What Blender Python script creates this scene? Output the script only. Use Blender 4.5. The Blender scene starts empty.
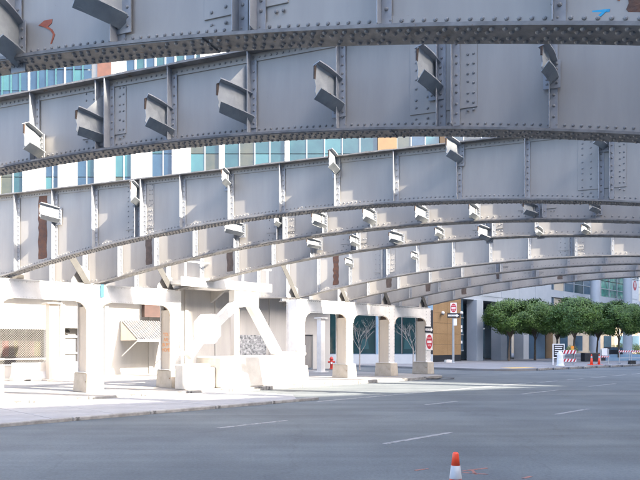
import bpy, bmesh, math, random
from mathutils import Vector, Matrix
random.seed(7)
S = bpy.context.scene
COL = S.collection
R45 = math.sqrt(.5)

# ------------------------------------------------------------------ camera, sky, sun, exposure
EYE, FOC, HZN = 1.75, 640.0, 345.0
cam = bpy.data.cameras.new('camera'); camo = bpy.data.objects.new('camera', cam); COL.objects.link(camo)
camo.location = (0, 0, EYE); camo.rotation_euler = (math.radians(90), 0, 0)
cam.sensor_width = 36; cam.lens = 36; cam.shift_y = (HZN-240)/640; cam.clip_end = 3000; cam.clip_start = .05
S.camera = camo
SUN_AZ, SUN_EL = math.radians(-30), math.radians(36)     # direction TO the sun, azimuth counted from +X towards +Y
w = bpy.data.worlds.new('World'); S.world = w; w.use_nodes = True
nt = w.node_tree; bg = nt.nodes['Background']
sky = nt.nodes.new('ShaderNodeTexSky'); sky.sky_type = 'NISHITA'; sky.sun_disc = False
sky.sun_elevation = SUN_EL; sky.sun_rotation = math.radians(90)-SUN_AZ
sky.air_density = .8; sky.dust_density = 4.0; sky.ozone_density = .9
nt.links.new(sky.outputs[0], bg.inputs[0]); bg.inputs[1].default_value = .15
sl = bpy.data.lights.new('sun', 'SUN'); sl.energy = 3.4; sl.angle = math.radians(.5); sl.color = (1, .89, .74)
so = bpy.data.objects.new('sun', sl); COL.objects.link(so)
sd = Vector((math.cos(SUN_AZ)*math.cos(SUN_EL), math.sin(SUN_AZ)*math.cos(SUN_EL), math.sin(SUN_EL)))
so.rotation_euler = sd.to_track_quat('Z', 'Y').to_euler(); so.location = sd*90
S.view_settings.view_transform = 'Standard'; S.view_settings.look = 'None'
S.view_settings.exposure = 3.05; S.view_settings.gamma = 1

# ------------------------------------------------------------------ materials
def mat(name, c, c2=None, rough=.6, scale=6, bump=0, bscale=60, metal=0, spots=None, spot_scale=9, spot_t=.68,
        streak=False, spec=.5, coord='Object', detail=6, fine=0):
    m = bpy.data.materials.new(name); m.use_nodes = True
    n = m.node_tree.nodes; l = m.node_tree.links; b = n['Principled BSDF']
    b.inputs['Roughness'].default_value = rough; b.inputs['Metallic'].default_value = metal
    b.inputs['Specular IOR Level'].default_value = spec
    c2 = c2 or tuple(x*.82 for x in c)
    tc = n.new('ShaderNodeTexCoord'); vec = tc.outputs[coord]
    if coord == 'World':
        pass
    mp = n.new('ShaderNodeMapping'); l.new(vec, mp.inputs[0])
    if streak: mp.inputs['Scale'].default_value = (1, 1, .18)
    no = n.new('ShaderNodeTexNoise'); no.inputs['Scale'].default_value = scale; no.inputs['Detail'].default_value = detail
    no.inputs['Roughness'].default_value = .62
    l.new(mp.outputs[0], no.inputs[0])
    rp = n.new('ShaderNodeValToRGB'); rp.color_ramp.elements[0].position = .35; rp.color_ramp.elements[1].position = .65
    rp.color_ramp.elements[0].color = (*c2, 1); rp.color_ramp.elements[1].color = (*c, 1)
    l.new(no.outputs[0], rp.inputs[0]); out = rp.outputs[0]
    if fine:
        n3 = n.new('ShaderNodeTexNoise'); n3.inputs['Scale'].default_value = fine; n3.inputs['Detail'].default_value = 8; n3.inputs['Roughness'].default_value = .75
        l.new(vec, n3.inputs[0])
        mx3 = n.new('ShaderNodeMix'); mx3.data_type = 'RGBA'; mx3.blend_type = 'OVERLAY'; mx3.inputs[0].default_value = .7
        l.new(out, mx3.inputs[6]); l.new(n3.outputs[0], mx3.inputs[7]); out = mx3.outputs[2]
    if spots:
        n2 = n.new('ShaderNodeTexNoise'); n2.inputs['Scale'].default_value = spot_scale; n2.inputs['Detail'].default_value = 8
        n2.inputs['Roughness'].default_value = .7
        mp2 = n.new('ShaderNodeMapping'); mp2.inputs['Location'].default_value = (3.1, 7.7, 1.3); l.new(vec, mp2.inputs[0])
        l.new(mp2.outputs[0], n2.inputs[0])
        r2 = n.new('ShaderNodeValToRGB'); r2.color_ramp.elements[0].position = spot_t; r2.color_ramp.elements[1].position = spot_t+.04
        l.new(n2.outputs[0], r2.inputs[0])
        mx = n.new('ShaderNodeMix'); mx.data_type = 'RGBA'; l.new(r2.outputs[0], mx.inputs[0]); l.new(out, mx.inputs[6])
        mx.inputs[7].default_value = (*spots, 1); out = mx.outputs[2]
    l.new(out, b.inputs['Base Color'])
    if bump:
        nb = n.new('ShaderNodeTexNoise'); nb.inputs['Scale'].default_value = bscale; nb.inputs['Detail'].default_value = 5
        l.new(vec, nb.inputs[0]); bp = n.new('ShaderNodeBump'); bp.inputs['Strength'].default_value = bump
        bp.inputs['Distance'].default_value = .02
        l.new(nb.outputs[0], bp.inputs['Height']); l.new(bp.outputs[0], b.inputs['Normal'])
    return m

M = {}
M['steel'] = mat('steel_paint', (.36, .342, .315), (.295, .28, .26), .52, 1.3, .08, 3, streak=True, spots=(.16, .12, .095), spot_scale=13, spot_t=.70)
M['stiff'] = mat('stiffener_paint_sky_tint', (.33, .345, .365), (.25, .265, .29), .45, 4, .1, 12, spots=(.14, .09, .06), spot_scale=7, spot_t=.70)  # bluish sky reflection on the stiffeners is put into this colour
M['flange'] = mat('flange_paint', (.225, .22, .215), (.14, .135, .13), .6, 5, .25, 22, spots=(.15, .09, .05), spot_scale=4, spot_t=.62)
M['rivet'] = mat('rivet_paint', (.275, .27, .265), (.20, .20, .20), .55, 3)
M['stub'] = mat('bracket_paint', (.325, .345, .355), (.24, .26, .272), .45, 5, .15, 9, spots=(.15, .09, .055), spot_scale=6, spot_t=.66)
M['rust'] = mat('rust', (.17, .075, .04), (.09, .055, .045), .85, 7, .4, 50, spots=(.30, .12, .06), spot_scale=5, spot_t=.63)
M['oldrust'] = mat('old_rust', (.135, .098, .08), (.09, .07, .06), .85, 6, .3, 40, spots=(.22, .10, .06), spot_scale=5, spot_t=.66)
M['shadesteel'] = mat('shaded_steel', (.060, .060, .058), (.04, .04, .039), .7, 5)  # shade on the seat braces is put into this dark grey
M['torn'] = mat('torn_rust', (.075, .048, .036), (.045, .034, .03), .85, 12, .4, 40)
M['white'] = mat('white_frame_paint', (.74, .73, .71), (.64, .63, .61), .55, 2.5, .1, 20, spots=(.42, .33, .24), spot_scale=3, spot_t=.69)
M['beige'] = mat('beige_panel_paint', (.60, .53, .44), (.53, .46, .385), .6, 1.4, .1, 20, streak=True, spots=(.30, .17, .09), spot_scale=4, spot_t=.71)
M['concrete'] = mat('pedestal_concrete', (.52, .47, .40), (.42, .37, .30), .85, 3, .4, 30, spots=(.24, .15, .08), spot_scale=2.6, spot_t=.64)
M['plinth'] = mat('plinth_concrete', (.66, .63, .58), (.56, .53, .48), .85, 2, .3, 30, spots=(.4, .3, .2), spot_scale=2.6, spot_t=.68)
M['asphalt'] = mat('asphalt', (.112, .128, .134), (.074, .086, .094), .85, .35, .5, 160, spots=(.05, .055, .063), spot_scale=1.7, spot_t=.71, fine=22, detail=9)
M['pave'] = mat('sidewalk_concrete', (.27, .27, .275), (.21, .21, .215), .85, 1.2, .3, 80, spots=(.20, .195, .19), spot_scale=3.5, spot_t=.68, fine=60)
M['walk'] = mat('worn_paving', (.21, .21, .215), (.16, .16, .165), .85, .6, .3, 60, spots=(.12, .12, .12), spot_scale=1.6, spot_t=.66, fine=50)
M['plaza'] = mat('plaza_concrete', (.27, .255, .235), (.19, .18, .165), .85, .7, .3, 60, spots=(.17, .16, .15), spot_scale=1.6, spot_t=.64, fine=50)
M['curb'] = mat('curb_concrete', (.28, .275, .265), (.17, .165, .16), .85, 4, .4, 50, spots=(.08, .08, .08), spot_scale=3, spot_t=.58)
M['line'] = mat('road_paint', (.25, .255, .26), (.16, .168, .175), .75, 9, spots=(.11, .12, .125), spot_scale=6, spot_t=.52)
M['orangepaint'] = mat('orange_spray', (.33, .11, .075), (.20, .105, .09), .8, 14, spots=(.09, .09, .10), spot_scale=16, spot_t=.54)
M['orangemark'] = mat('orange_marker', (.42, .10, .04), (.30, .07, .03), .6, 20)
M['bluemark'] = mat('blue_spray', (.02, .36, .60), (.02, .26, .48), .6, 20)
M['cone'] = mat('cone_orange', (.85, .08, .025), (.75, .06, .02), .45, 4)
M['coneband'] = mat('cone_reflective', (.40, .41, .42), (.32, .33, .34), .5, 8)
M['black'] = mat('black_rubber', (.02, .02, .022), (.014, .014, .015), .6, 5)
M['twhite'] = mat('tower_white', (.80, .79, .77), (.76, .75, .73), .6, .6)
M['tgrey'] = mat('tower_grey', (.36, .37, .37), (.30, .31, .31), .6, 1)
M['brick'] = mat('red_brick', (.085, .036, .026), (.06, .028, .022), .8, 2)
M['darkred'] = mat('dark_red_board', (.055, .028, .024), (.04, .022, .02), .7, 3)
M['board_brown'] = mat('brown_board', (.03, .017, .011), (.02, .012, .009), .7, 3)
M['board_red'] = mat('red_board', (.085, .011, .007), (.06, .01, .007), .7, 3)
M['board_olive'] = mat('olive_board', (.05, .042, .012), (.035, .03, .01), .7, 3)
M['towertan'] = mat('tower_tan', (.15, .092, .042), (.12, .075, .035), .7, 1)
M['tan'] = mat('tan_stone', (.31, .20, .10), (.255, .16, .075), .6, .8, .1, 12, fine=14)
M['pale'] = mat('pale_wall', (.43, .42, .40), (.35, .34, .325), .75, .9, .1, 14, streak=True, spots=(.27, .25, .22), spot_scale=1.7, spot_t=.68)
M['greypaint'] = mat('grey_door_paint', (.22, .215, .21), (.17, .165, .16), .55, 2, streak=True)
M['bluewhite'] = mat('pale_blue_panel', (.45, .475, .50), (.40, .43, .455), .45, .7)
M['bluepanel'] = mat('blue_panel', (.22, .33, .43), (.18, .28, .37), .45, .7)
M['alu'] = mat('aluminium', (.55, .58, .60), (.48, .5, .52), .35, 3, metal=.6)
M['sign_red'] = mat('sign_red', (.50, .03, .05), (.42, .025, .04), .4, 4)
M['sign_white'] = mat('sign_white', (.78, .78, .78), (.7, .7, .7), .4, 4)
M['sign_black'] = mat('sign_black', (.03, .03, .035), (.02, .02, .024), .4, 4)
M['orange'] = mat('sign_orange', (.85, .30, .03), (.75, .25, .03), .45, 4)
M['yellow'] = mat('tactile_yellow', (.62, .40, .10), (.50, .32, .08), .7, 5)
M['bark'] = mat('bark', (.15, .115, .085), (.09, .07, .05), .9, 14, .6, 40)
M['barebark'] = mat('pale_bark', (.40, .36, .33), (.26, .23, .21), .85, 12)
M['leaf'] = mat('leaf', (.105, .185, .03), (.034, .082, .013), .55, 1.1, detail=3)
M['leaf2'] = mat('leaf_yellow', (.34, .36, .05), (.18, .24, .04), .55, 1.5, detail=3)
M['red'] = mat('red_enamel', (.50, .035, .025), (.4, .03, .02), .4, 4)
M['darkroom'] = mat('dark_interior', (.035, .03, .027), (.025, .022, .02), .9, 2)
M['poster'] = mat('torn_poster', (.46, .47, .48), (.07, .08, .09), .7, 5.5, detail=8)
M['planter'] = mat('dark_granite', (.022, .025, .032), (.016, .018, .022), .45, 5)
M['facade_tan'] = mat('far_tan_facade', (.55, .47, .36), (.48, .41, .31), .8, .6)
M['office'] = mat('shade_block_stone', (.58, .56, .53), (.50, .48, .46), .8, .4)

def glass(name, c, c2, rough=.06, scale=.35, spec=.8):
    m = mat(name, c, c2, rough, scale, detail=3, spec=spec); return m
M['g_teal'] = glass('teal_glass', (.014, .045, .047), (.008, .030, .034), .06, .5)
M['g_blue'] = glass('blue_glass', (.014, .034, .056), (.009, .022, .04), .06, .5)
M['g_olive'] = glass('olive_glass', (.040, .039, .02), (.024, .028, .016), .06, .6)
M['g_dark'] = glass('dark_glass', (.008, .038, .042), (.006, .026, .03), .05)
M['g_lightteal'] = glass('pale_teal_glass', (.024, .075, .08), (.018, .06, .066))
M['g_bluegrey'] = glass('blue_grey_glass', (.06, .11, .155), (.04, .075, .11), .08)
M['g_green'] = glass('green_glass', (.10, .36, .24), (.02, .10, .08), .08, 1.2)

m = M['asphalt']; n = m.node_tree.nodes; l = m.node_tree.links; b = n['Principled BSDF']
src = b.inputs['Base Color'].links[0].from_socket
tc = n.new('ShaderNodeTexCoord'); mp = n.new('ShaderNodeMapping'); mp.inputs['Rotation'].default_value = (0, 0, math.radians(-45)); mp.inputs['Scale'].default_value = (.06, .85, 1)
l.new(tc.outputs['Object'], mp.inputs[0]); no = n.new('ShaderNodeTexNoise'); no.inputs['Scale'].default_value = 1.3; no.inputs['Detail'].default_value = 5; l.new(mp.outputs[0], no.inputs[0])
rp = n.new('ShaderNodeValToRGB'); rp.color_ramp.elements[0].position = .36; rp.color_ramp.elements[1].position = .64
rp.color_ramp.elements[0].color = (.62, .64, .66, 1); rp.color_ramp.elements[1].color = (1.12, 1.12, 1.12, 1); l.new(no.outputs[0], rp.inputs[0])
mx = n.new('ShaderNodeMix'); mx.data_type = 'RGBA'; mx.blend_type = 'MULTIPLY'; mx.inputs[0].default_value = .6; l.new(src, mx.inputs[6]); l.new(rp.outputs[0], mx.inputs[7])
vo = n.new('ShaderNodeTexVoronoi'); vo.feature = 'DISTANCE_TO_EDGE'; vo.inputs['Scale'].default_value = .21
wn_ = n.new('ShaderNodeTexNoise'); wn_.inputs['Scale'].default_value = 1.1; wn_.inputs['Detail'].default_value = 6; l.new(tc.outputs['Object'], wn_.inputs[0])
ad = n.new('ShaderNodeMix'); ad.data_type = 'RGBA'; ad.blend_type = 'ADD'; ad.inputs[0].default_value = 1.6; l.new(tc.outputs['Object'], ad.inputs[6]); l.new(wn_.outputs['Color'], ad.inputs[7]); l.new(ad.outputs[2], vo.inputs['Vector'])
r3 = n.new('ShaderNodeValToRGB'); r3.color_ramp.elements[0].position = .0; r3.color_ramp.elements[1].position = .008; r3.color_ramp.elements[0].color = (.35, .35, .35, 1); r3.color_ramp.elements[1].color = (1, 1, 1, 1)
l.new(vo.outputs[0], r3.inputs[0]); m4 = n.new('ShaderNodeMix'); m4.data_type = 'RGBA'; m4.blend_type = 'MULTIPLY'; m4.inputs[0].default_value = .2; l.new(mx.outputs[2], m4.inputs[6]); l.new(r3.outputs[0], m4.inputs[7])
l.new(m4.outputs[2], b.inputs['Base Color'])

# ------------------------------------------------------------------ helpers
class MB:
    def __init__(s): s.v = []; s.f = []
    def add(s, vs, fs):
        o = len(s.v); s.v += [tuple(p) for p in vs]; s.f += [tuple(i+o for i in f) for f in fs]; return s
    def hexa(s, p):     # 8 points, bottom 4 ccw then top 4 ccw
        return s.add(p, [(3, 2, 1, 0), (4, 5, 6, 7), (0, 1, 5, 4), (1, 2, 6, 5), (2, 3, 7, 6), (3, 0, 4, 7)])
    def box(s, x0, x1, y0, y1, z0, z1):
        return s.hexa([(x0, y0, z0), (x1, y0, z0), (x1, y1, z0), (x0, y1, z0), (x0, y0, z1), (x1, y0, z1), (x1, y1, z1), (x0, y1, z1)])
    def prism(s, poly, d0, d1, fn):     # polygon (p,q) swept between depths d0, d1; fn(p,q,d)->xyz
        n = len(poly)
        vs = [fn(p, q, d0) for p, q in poly]+[fn(p, q, d1) for p, q in poly]
        fs = [tuple(range(n)), tuple(range(2*n-1, n-1, -1))]+[(i, i+n, (i+1) % n+n, (i+1) % n) for i in range(n)]
        return s.add(vs, fs)
    def tube(s, p0, p1, r0, r1=None, n=8, caps=True):
        r1 = r0 if r1 is None else r1
        p0 = Vector(p0); p1 = Vector(p1); d = (p1-p0).normalized()
        a = d.orthogonal().normalized(); b = d.cross(a); vs = []
        for p, r in ((p0, r0), (p1, r1)):
            for i in range(n):
                t = 2*math.pi*i/n; vs.append(p+a*math.cos(t)*r+b*math.sin(t)*r)
        fs = [(i, (i+1) % n, (i+1) % n+n, i+n) for i in range(n)]
        if caps: fs += [tuple(range(n-1, -1, -1)), tuple(range(n, 2*n))]
        return s.add(vs, fs)
    def lathe(s, prof, c=(0, 0, 0), n=20):
        vs = []; fs = []
        for r, z in prof:
            for i in range(n):
                t = 2*math.pi*i/n; vs.append((c[0]+r*math.cos(t), c[1]+r*math.sin(t), c[2]+z))
        for k in range(len(prof)-1):
            for i in range(n): fs.append((k*n+i, k*n+(i+1) % n, (k+1)*n+(i+1) % n, (k+1)*n+i))
        fs.append(tuple(range(n-1, -1, -1))); fs.append(tuple(range((len(prof)-1)*n, len(prof)*n)))
        return s.add(vs, fs)
    def dome(s, c, nrm, r, h, n=6):
        c = Vector(c); nrm = Vector(nrm); a = nrm.orthogonal().normalized(); b = nrm.cross(a); vs = []
        for rr, hh in ((r, 0), (r*.8, h*.65)):
            for i in range(n):
                t = 2*math.pi*i/n; vs.append(c+a*math.cos(t)*rr+b*math.sin(t)*rr+nrm*hh)
        vs.append(c+nrm*h)
        fs = [(i, (i+1) % n, (i+1) % n+n, i+n) for i in range(n)]+[(i+n, (i+1) % n+n, 2*n) for i in range(n)]
        return s.add(vs, fs)
    def build(s, name, m, parent=None, kind=None, smooth=False, mats=None, bevel=0):
        me = bpy.data.meshes.new(name); me.from_pydata(s.v, [], s.f); me.update()
        bm = bmesh.new(); bm.from_mesh(me); bmesh.ops.recalc_face_normals(bm, faces=bm.faces)
        if bevel:
            bmesh.ops.bevel(bm, geom=[e for e in bm.edges if len(e.link_faces) == 2 and e.calc_face_angle(0) > .6], offset=bevel, segments=1, affect='EDGES', clamp_overlap=True)
        bm.to_mesh(me); bm.free()
        if smooth:
            for p in me.polygons: p.use_smooth = True
        o = bpy.data.objects.new(name, me); COL.objects.link(o); me.materials.append(M[m])
        if parent is not None: o.parent = parent
        if kind: o['kind'] = kind
        return o

def thing(name, label, cat, loc=(0, 0, 0), rz=0, group=None):
    o = bpy.data.objects.new(name, None); COL.objects.link(o); o.empty_display_size = .3
    o.location = loc; o.rotation_euler = (0, 0, rz); tag(o, label, cat, group); return o
def tag(o, label, cat, group=None):
    o['label'] = label; o['category'] = cat
    if group: o['group'] = group
    return o
def kids(o): return [c for c in bpy.data.objects if c.parent is o]
def copy_tree(o, loc, rz=None, label=None, parent=None):
    ch = kids(o); c = o.copy(); COL.objects.link(c)
    if parent is None:
        c.location = loc
        if rz is not None: c.rotation_euler = (0, 0, rz)
        if label: c['label'] = label
    else: c.parent = parent
    for k in ch: copy_tree(k, None, None, None, c)
    return c
def inst(o, name, loc, parent, rz=0, sc=(1, 1, 1)):
    c = o.copy(); COL.objects.link(c); c.location = loc; c.parent = parent; c.rotation_euler = (0, 0, rz); c.scale = sc; return c
def RD(a, b, z=0): return ((a+b)*R45, (a-b)*R45, z)            # street coordinates: a along the street, b across it
RZ = math.radians(45)
def text_mesh(name, body, size, m, parent, mtx, depth=.003, spacing=1.0, sx=1.0):
    cu = bpy.data.curves.new(name, 'FONT'); cu.body = body; cu.size = size; cu.align_x = 'CENTER'; cu.align_y = 'CENTER'
    cu.extrude = depth; cu.space_character = spacing; cu.space_line = .95
    t = bpy.data.objects.new('tmp_text', cu); COL.objects.link(t)
    dg = bpy.context.evaluated_depsgraph_get()
    me = bpy.data.meshes.new_from_object(t.evaluated_get(dg)); bpy.data.objects.remove(t)
    me.materials.clear(); me.materials.append(M[m])
    o = bpy.data.objects.new(name, me); COL.objects.link(o); o.parent = parent
    o.matrix_local = mtx @ Matrix.Diagonal((sx, 1, 1, 1)); return o
UP = Matrix.Rotation(math.radians(90), 4, 'X')                   # text standing up, facing local -y

# ------------------------------------------------------------------ the ground
def slab(name, pts, z0, z1, m, kind='structure', parent=None, bevel=0):
    return MB().prism(pts, z0, z1, lambda p, q, d: RD(p, q, d)).build(name, m, parent, kind, bevel=bevel)
g = MB(); N = 24
for i in range(N+1):
    for j in range(N+1):
        g.v.append(((i/N-.5)*1600, (j/N-.5)*1600+200, 0))
for i in range(N):
    for j in range(N): g.f.append((i*(N+1)+j, (i+1)*(N+1)+j, (i+1)*(N+1)+j+1, i*(N+1)+j+1))
g.build('ground', 'asphalt', kind='structure')
# plaza under the bridge, raised above the street, with a kerb of separate stones
corner = [(29.4-1.4*(1-math.cos(t)), -19.3-1.4*(1-math.sin(t))) for t in [math.radians(x) for x in (90, 70, 45, 20, 0)]]
plaza = slab('plaza', [(-45, -19.3)]+corner+[(28.9, -62), (-45, -62)], -.02, .13, 'plaza')
kb = MB().box(0, 1.78, -.15, 0, -.02, .145).build('kerb_stone', 'curb', plaza, bevel=.02)
kb.location = RD(-45, -19.29, 0); kb.rotation_euler = (0, 0, RZ)
for i in range(1, 40):
    c = inst(kb, 'kerb_stone', RD(-45+1.8*i, -19.29+random.uniform(-.012, .012), random.uniform(-.008, .006)), plaza, RZ)
# low concrete sidewalk lane in front, made of slabs
walk = slab('sidewalk', [(-30, -19.02), (13.2, -19.02), (14.6, -18.2), (14.7, -16), (13.6, -14.62), (13.2, -14.60), (-30, -14.60)], -.02, .055, 'pave')
sl_ = MB().box(.012, 1.49, .012, 1.44, 0, .02).build('paving_slab', 'pave', walk, bevel=.008)
sl_.location = RD(-13.5, -14.62, .05); sl_.rotation_euler = (0, 0, RZ)
for i in range(18):
    for j in range(3):
        if i or j: inst(sl_, 'paving_slab', RD(-13.5+1.5*i, -14.62-1.46*j, .05+random.uniform(-.003, .003)), walk, RZ)
ks = MB().box(.006, 1.994, -.14, 0, -.02, .085).build('kerb_stone', 'curb', walk, bevel=.02)
ks.location = RD(-13.6, -14.58, 0); ks.rotation_euler = (0, 0, RZ)
for i in range(1, 14): inst(ks, 'kerb_stone', RD(-13.6+2*i if i < 13 else 12.4, -14.58, 0 if i < 13 else .004), walk, RZ)
# far sidewalk on the right with its rounded corner
cr = [(38.2+3*(1-math.cos(t)), -20.6-3*(1-math.sin(t))) for t in [math.radians(x) for x in (0, 15, 30, 45, 60, 75, 90)]]
rwalk = slab('sidewalk', [(38.2, -75)]+cr+[(54, -19.2), (70, -18), (130, -18), (130, -75)], -.02, .15, 'walk')
for i in range(40):
    for_a = 41.5+2*i; k = inst(kb, 'kerb_stone', RD(for_a, -20.55+ (1.4*(for_a-41.2)/12.8 if for_a < 54 else 1.4), .02), rwalk, RZ)
    k.data.use_fake_user = False
slab('tactile_strip', [(40.2, -21.6), (42.8, -21.15), (43.2, -22.2), (40.8, -22.9)], .15, .158, 'yellow')
def mark(a0, a1, b, wd=.12, name='lane_marking'):
    return slab(name, [(a0, b-wd/2), (a1, b-wd/2), (a1, b+wd/2), (a0, b+wd/2)], .0, .004, 'line')
for a0, a1 in ((8, 9.95), (15.4, 17.1), (21.2, 24.1), (27.0, 30), (34, 36.8), (41, 44)): mark(a0, a1, -11.05)
for a0, a1 in ((8.8, 10.9), (15.6, 17.6), (22.4, 24.4), (1.5, 3.5)): mark(a0, a1, -7.2)
mark(13.9, 28, -14.05, .13)
for a0 in range(28, 80, 3): mark(a0+.3, a0+2.3, -13.9, .17)
# spray marks on the road beside the cone
def spray(p0, p1, wd):
    p0 = Vector((*p0, 0)); p1 = Vector((*p1, 0)); d = (p1-p0).normalized(); n = Vector((-d.y, d.x, 0))*wd/2
    q = [p0-n, p1-n, p1+n, p0+n]
    return MB().prism([(v.x, v.y) for v in q], 0, .004, lambda x, y, z: (x, y, z)).build('spray_mark', 'orangepaint', kind='structure')
def GP(px, py): Y = EYE*FOC/(py-HZN); return ((px-320)/FOC*Y, Y)
spray(GP(463, 471), GP(487, 468.2), .04); spray(GP(462, 472.5), GP(488, 474.5), .045)
spray(GP(415, 470.5), GP(428, 468.8), .04); spray(GP(523, 478.5), GP(531, 476.5), .05); spray(GP(472, 470), GP(476, 474.5), .04)

# ------------------------------------------------------------------ arched girders
Y0 = dict(G1=6.3, G2=10, G3=16.4, G4=19.6, G5=22.9, G6=29.2, G7=32.4, G8=35.5, G9=38.7)
IDX = dict(G1=-3, G2=-2, G3=0, G4=1, G5=2, G6=4, G7=5, G8=6, G9=7)
GZ, ZT, ZB, SPAN, PITCH = math.atan2(-.367, .93), 6.5, 3.86, 24.0, 1.524
def send(k): return -10.75+2.43*IDX[k]
def px_u(k, px):
    r = (px-320)/FOC; return r*Y0[k]/(.93+.367*r)-send(k)
def px_z(k, u, py, v=0): Y = Y0[k]-.367*(u+send(k))+.93*v; return EYE+(HZN-py)*Y/FOC
def u_px(k, u, v): s = u+send(k); X = .93*s+.367*v; Y = Y0[k]-.367*s+.93*v; return 320+FOC*X/Y
def arch(u):
    if u < .2: return 3.95+.02*(.2-u) if u < -.4 else 3.95+.02*.6*(.2-u)/.6
    return 5.235-(.0095 if u < 11.7 else .0108)*(u-11.7)**2
GL = dict(
 G1='nearest riveted arch girder, cut off by the photo top, with blue and orange marks',
 G2='second arch girder from the camera, with large torn brackets all along it',
 G3='third arch girder, just below the strip of white tower windows',
 G4='fourth arch girder, resting on the leftmost white column whose whole height shows',
 G5='fifth arch girder, ending above the column with the orange graffiti',
 G6='sixth arch girder, seated on the big white column behind the long concrete plinth',
 G7='seventh arch girder, seated on the white column beside the red standpipe',
 G8='eighth arch girder, second from the back, seated on the middle of the three right columns',
 G9='farthest arch girder, just above the street trees and the traffic sign column')
U0 = -3.6
US = [-3.6+i*.4 for i in range(70)]
def sweep(mb, y0, y1, zlo, zhi, us=US):
    vs = []; fs = []
    for u in us: vs += [(u, y0, zlo(u)), (u, y1, zlo(u)), (u, y1, zhi(u)), (u, y0, zhi(u))]
    for i in range(len(us)-1):
        for j in range(4): fs.append((4*i+j, 4*i+(j+1) % 4, 4*i+4+(j+1) % 4, 4*i+4+j))
    n = len(vs); fs += [(3, 2, 1, 0), (n-4, n-3, n-2, n-1)]
    mb.add(vs, fs)
STIFF = dict(G1=240, G2=252, G3=282, G4=477, G5=486, G6=490, G7=496, G8=469, G9=540)
WIDE = dict(G1=[240], G2=[105, 437], G3=[139, 605], G4=[281, 560], G5=[352, 500], G6=[372, 560], G7=[480], G8=[520], G9=[560])
RUST = dict(G3=[43], G4=[149], G5=[230], G6=[336], G7=[389], G8=[428, 499], G9=[464, 560])
# stub brackets: stiffener px, px of the torn end, top and bottom y, gusset on top?
STUB = dict(
 G1=[(22, -6, 8, 62, 0), (126, 74, -34, 22, 0)],
 G2=[(42, 25, 128, 156, 0), (105, 77, 112, 140, 1), (172, 146, 100, 135, 0), (252, 218, 84, 122, 1), (340, 315, 68, 110, 0), (437, 417, 52, 92, 0), (552, 541, 52, 80, 0)],
 G3=[(60, 40, 204, 222, 0), (139, 131, 183, 206, 0), (229, 222, 171, 187, 0), (337, 329, 152, 174, 0), (460, 446, 139, 162, 0), (605, 593, 136, 147, 0)],
 G4=[(243, 225, 221, 235, 0), (281, 274, 216, 227, 0), (325, 312, 212, 228, 0), (374, 363, 208, 224, 0), (426, 415, 206, 222, 0), (477, 469, 205, 220, 0), (536, 523, 203, 216, 0), (598, 589, 204, 212, 0)],
 G5=[(320, 307, 239, 248, 0), (358, 350, 236, 247, 0), (402, 389, 232, 244, 0), (442, 435, 228, 237, 0), (490, 478, 226, 241, 0), (541, 536, 228, 236, 0), (588, 581, 225, 234, 0)],
 G6=[(352, 345, 258, 266, 0), (417, 411, 252, 260, 0)])
def dress(k, t, mb_r, near):
    us0 = px_u(k, STIFF[k]); lst = []
    u = us0 - math.floor(us0/PITCH)*PITCH-3*PITCH
    if u < -3.5: u += PITCH
    while u < SPAN-.2: lst.append(u); u += PITCH
    wide = [min(lst, key=lambda x: abs(x-px_u(k, p))) for p in WIDE[k]]
    rr = .021; sp = .105 if near else .15; nn = 7 if near else 5
    for u in lst:
        z0 = arch(u)-ZB+.145; z1 = ZT-ZB-.03
        w_ = u in wide
        s = MB()
        for sg in (-1, 1):
            ya, yb = sorted((sg*.032, sg*.17)); s.box(u-.012, u+.0, ya, yb, z0-.13, z1)           # outstanding leg
            ya, yb = sorted((sg*.0275, sg*.040)); s.box(u+.0, u+(.10 if not w_ else .11), ya, yb, z0-.13, z1-.1)     # leg on the web
            if w_:
                ya, yb = sorted((sg*.032, sg*.19)); s.box(u+.20, u+.212, ya, yb, z0-.13, z1)
                ya, yb = sorted((sg*.0275, sg*.040)); s.box(u+.212, u+.31, ya, yb, z0-.13, z1-.1)
        s.build('stiffener', 'stiff', t, bevel=.003 if near else 0)
        if w_:
            q = MB(); q.box(u-.42, u+.55, -.022, -.008, z0+.12, z1-.13); q.build('splice_plate', 'steel', t, bevel=.003 if near else 0)
        h = z1-z0; cnt = max(6, int(h/(.14 if near else .2)))
        for i in range(cnt):
            z = z0+.05+(h-.2)*i/(cnt-1)
            mb_r.dome((u+.05, -.040, z), (0, -1, 0), rr, .017, nn)
            if near: mb_r.dome((u-.012, -.085, z), (-1, 0, 0), rr*.8, .012, 5)
            if w_:
                for du in (-.33, -.16, .26, .42, .50):
                    mb_r.dome((u+du, -.040 if du == .26 else -.022, z+random.choice((0, .03))), (0, -1, 0), rr, .017, nn)
    u = -3.5
    while u < SPAN:
        za = arch(u)-ZB
        mb_r.dome((u, -.027, za+.095), (0, -1, 0), rr, .018, nn)
        mb_r.dome((u, -.027, ZT-ZB-.085), (0, -1, 0), rr, .018, nn)
        for j, y in enumerate((-.125, -.06, .06, .125)):
            if near or j % 2 == 0:
                uu = u+(sp/2 if j % 2 else 0)
                if random.random() > .12: mb_r.dome((uu+random.uniform(-.012, .012), y, arch(uu)-ZB-.036 - (.014 if 6 < uu < 17 else 0)), (0, 0, -1), rr*1.15, .024, nn)
        u += sp*(1.0 if near else 1.1)
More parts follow.
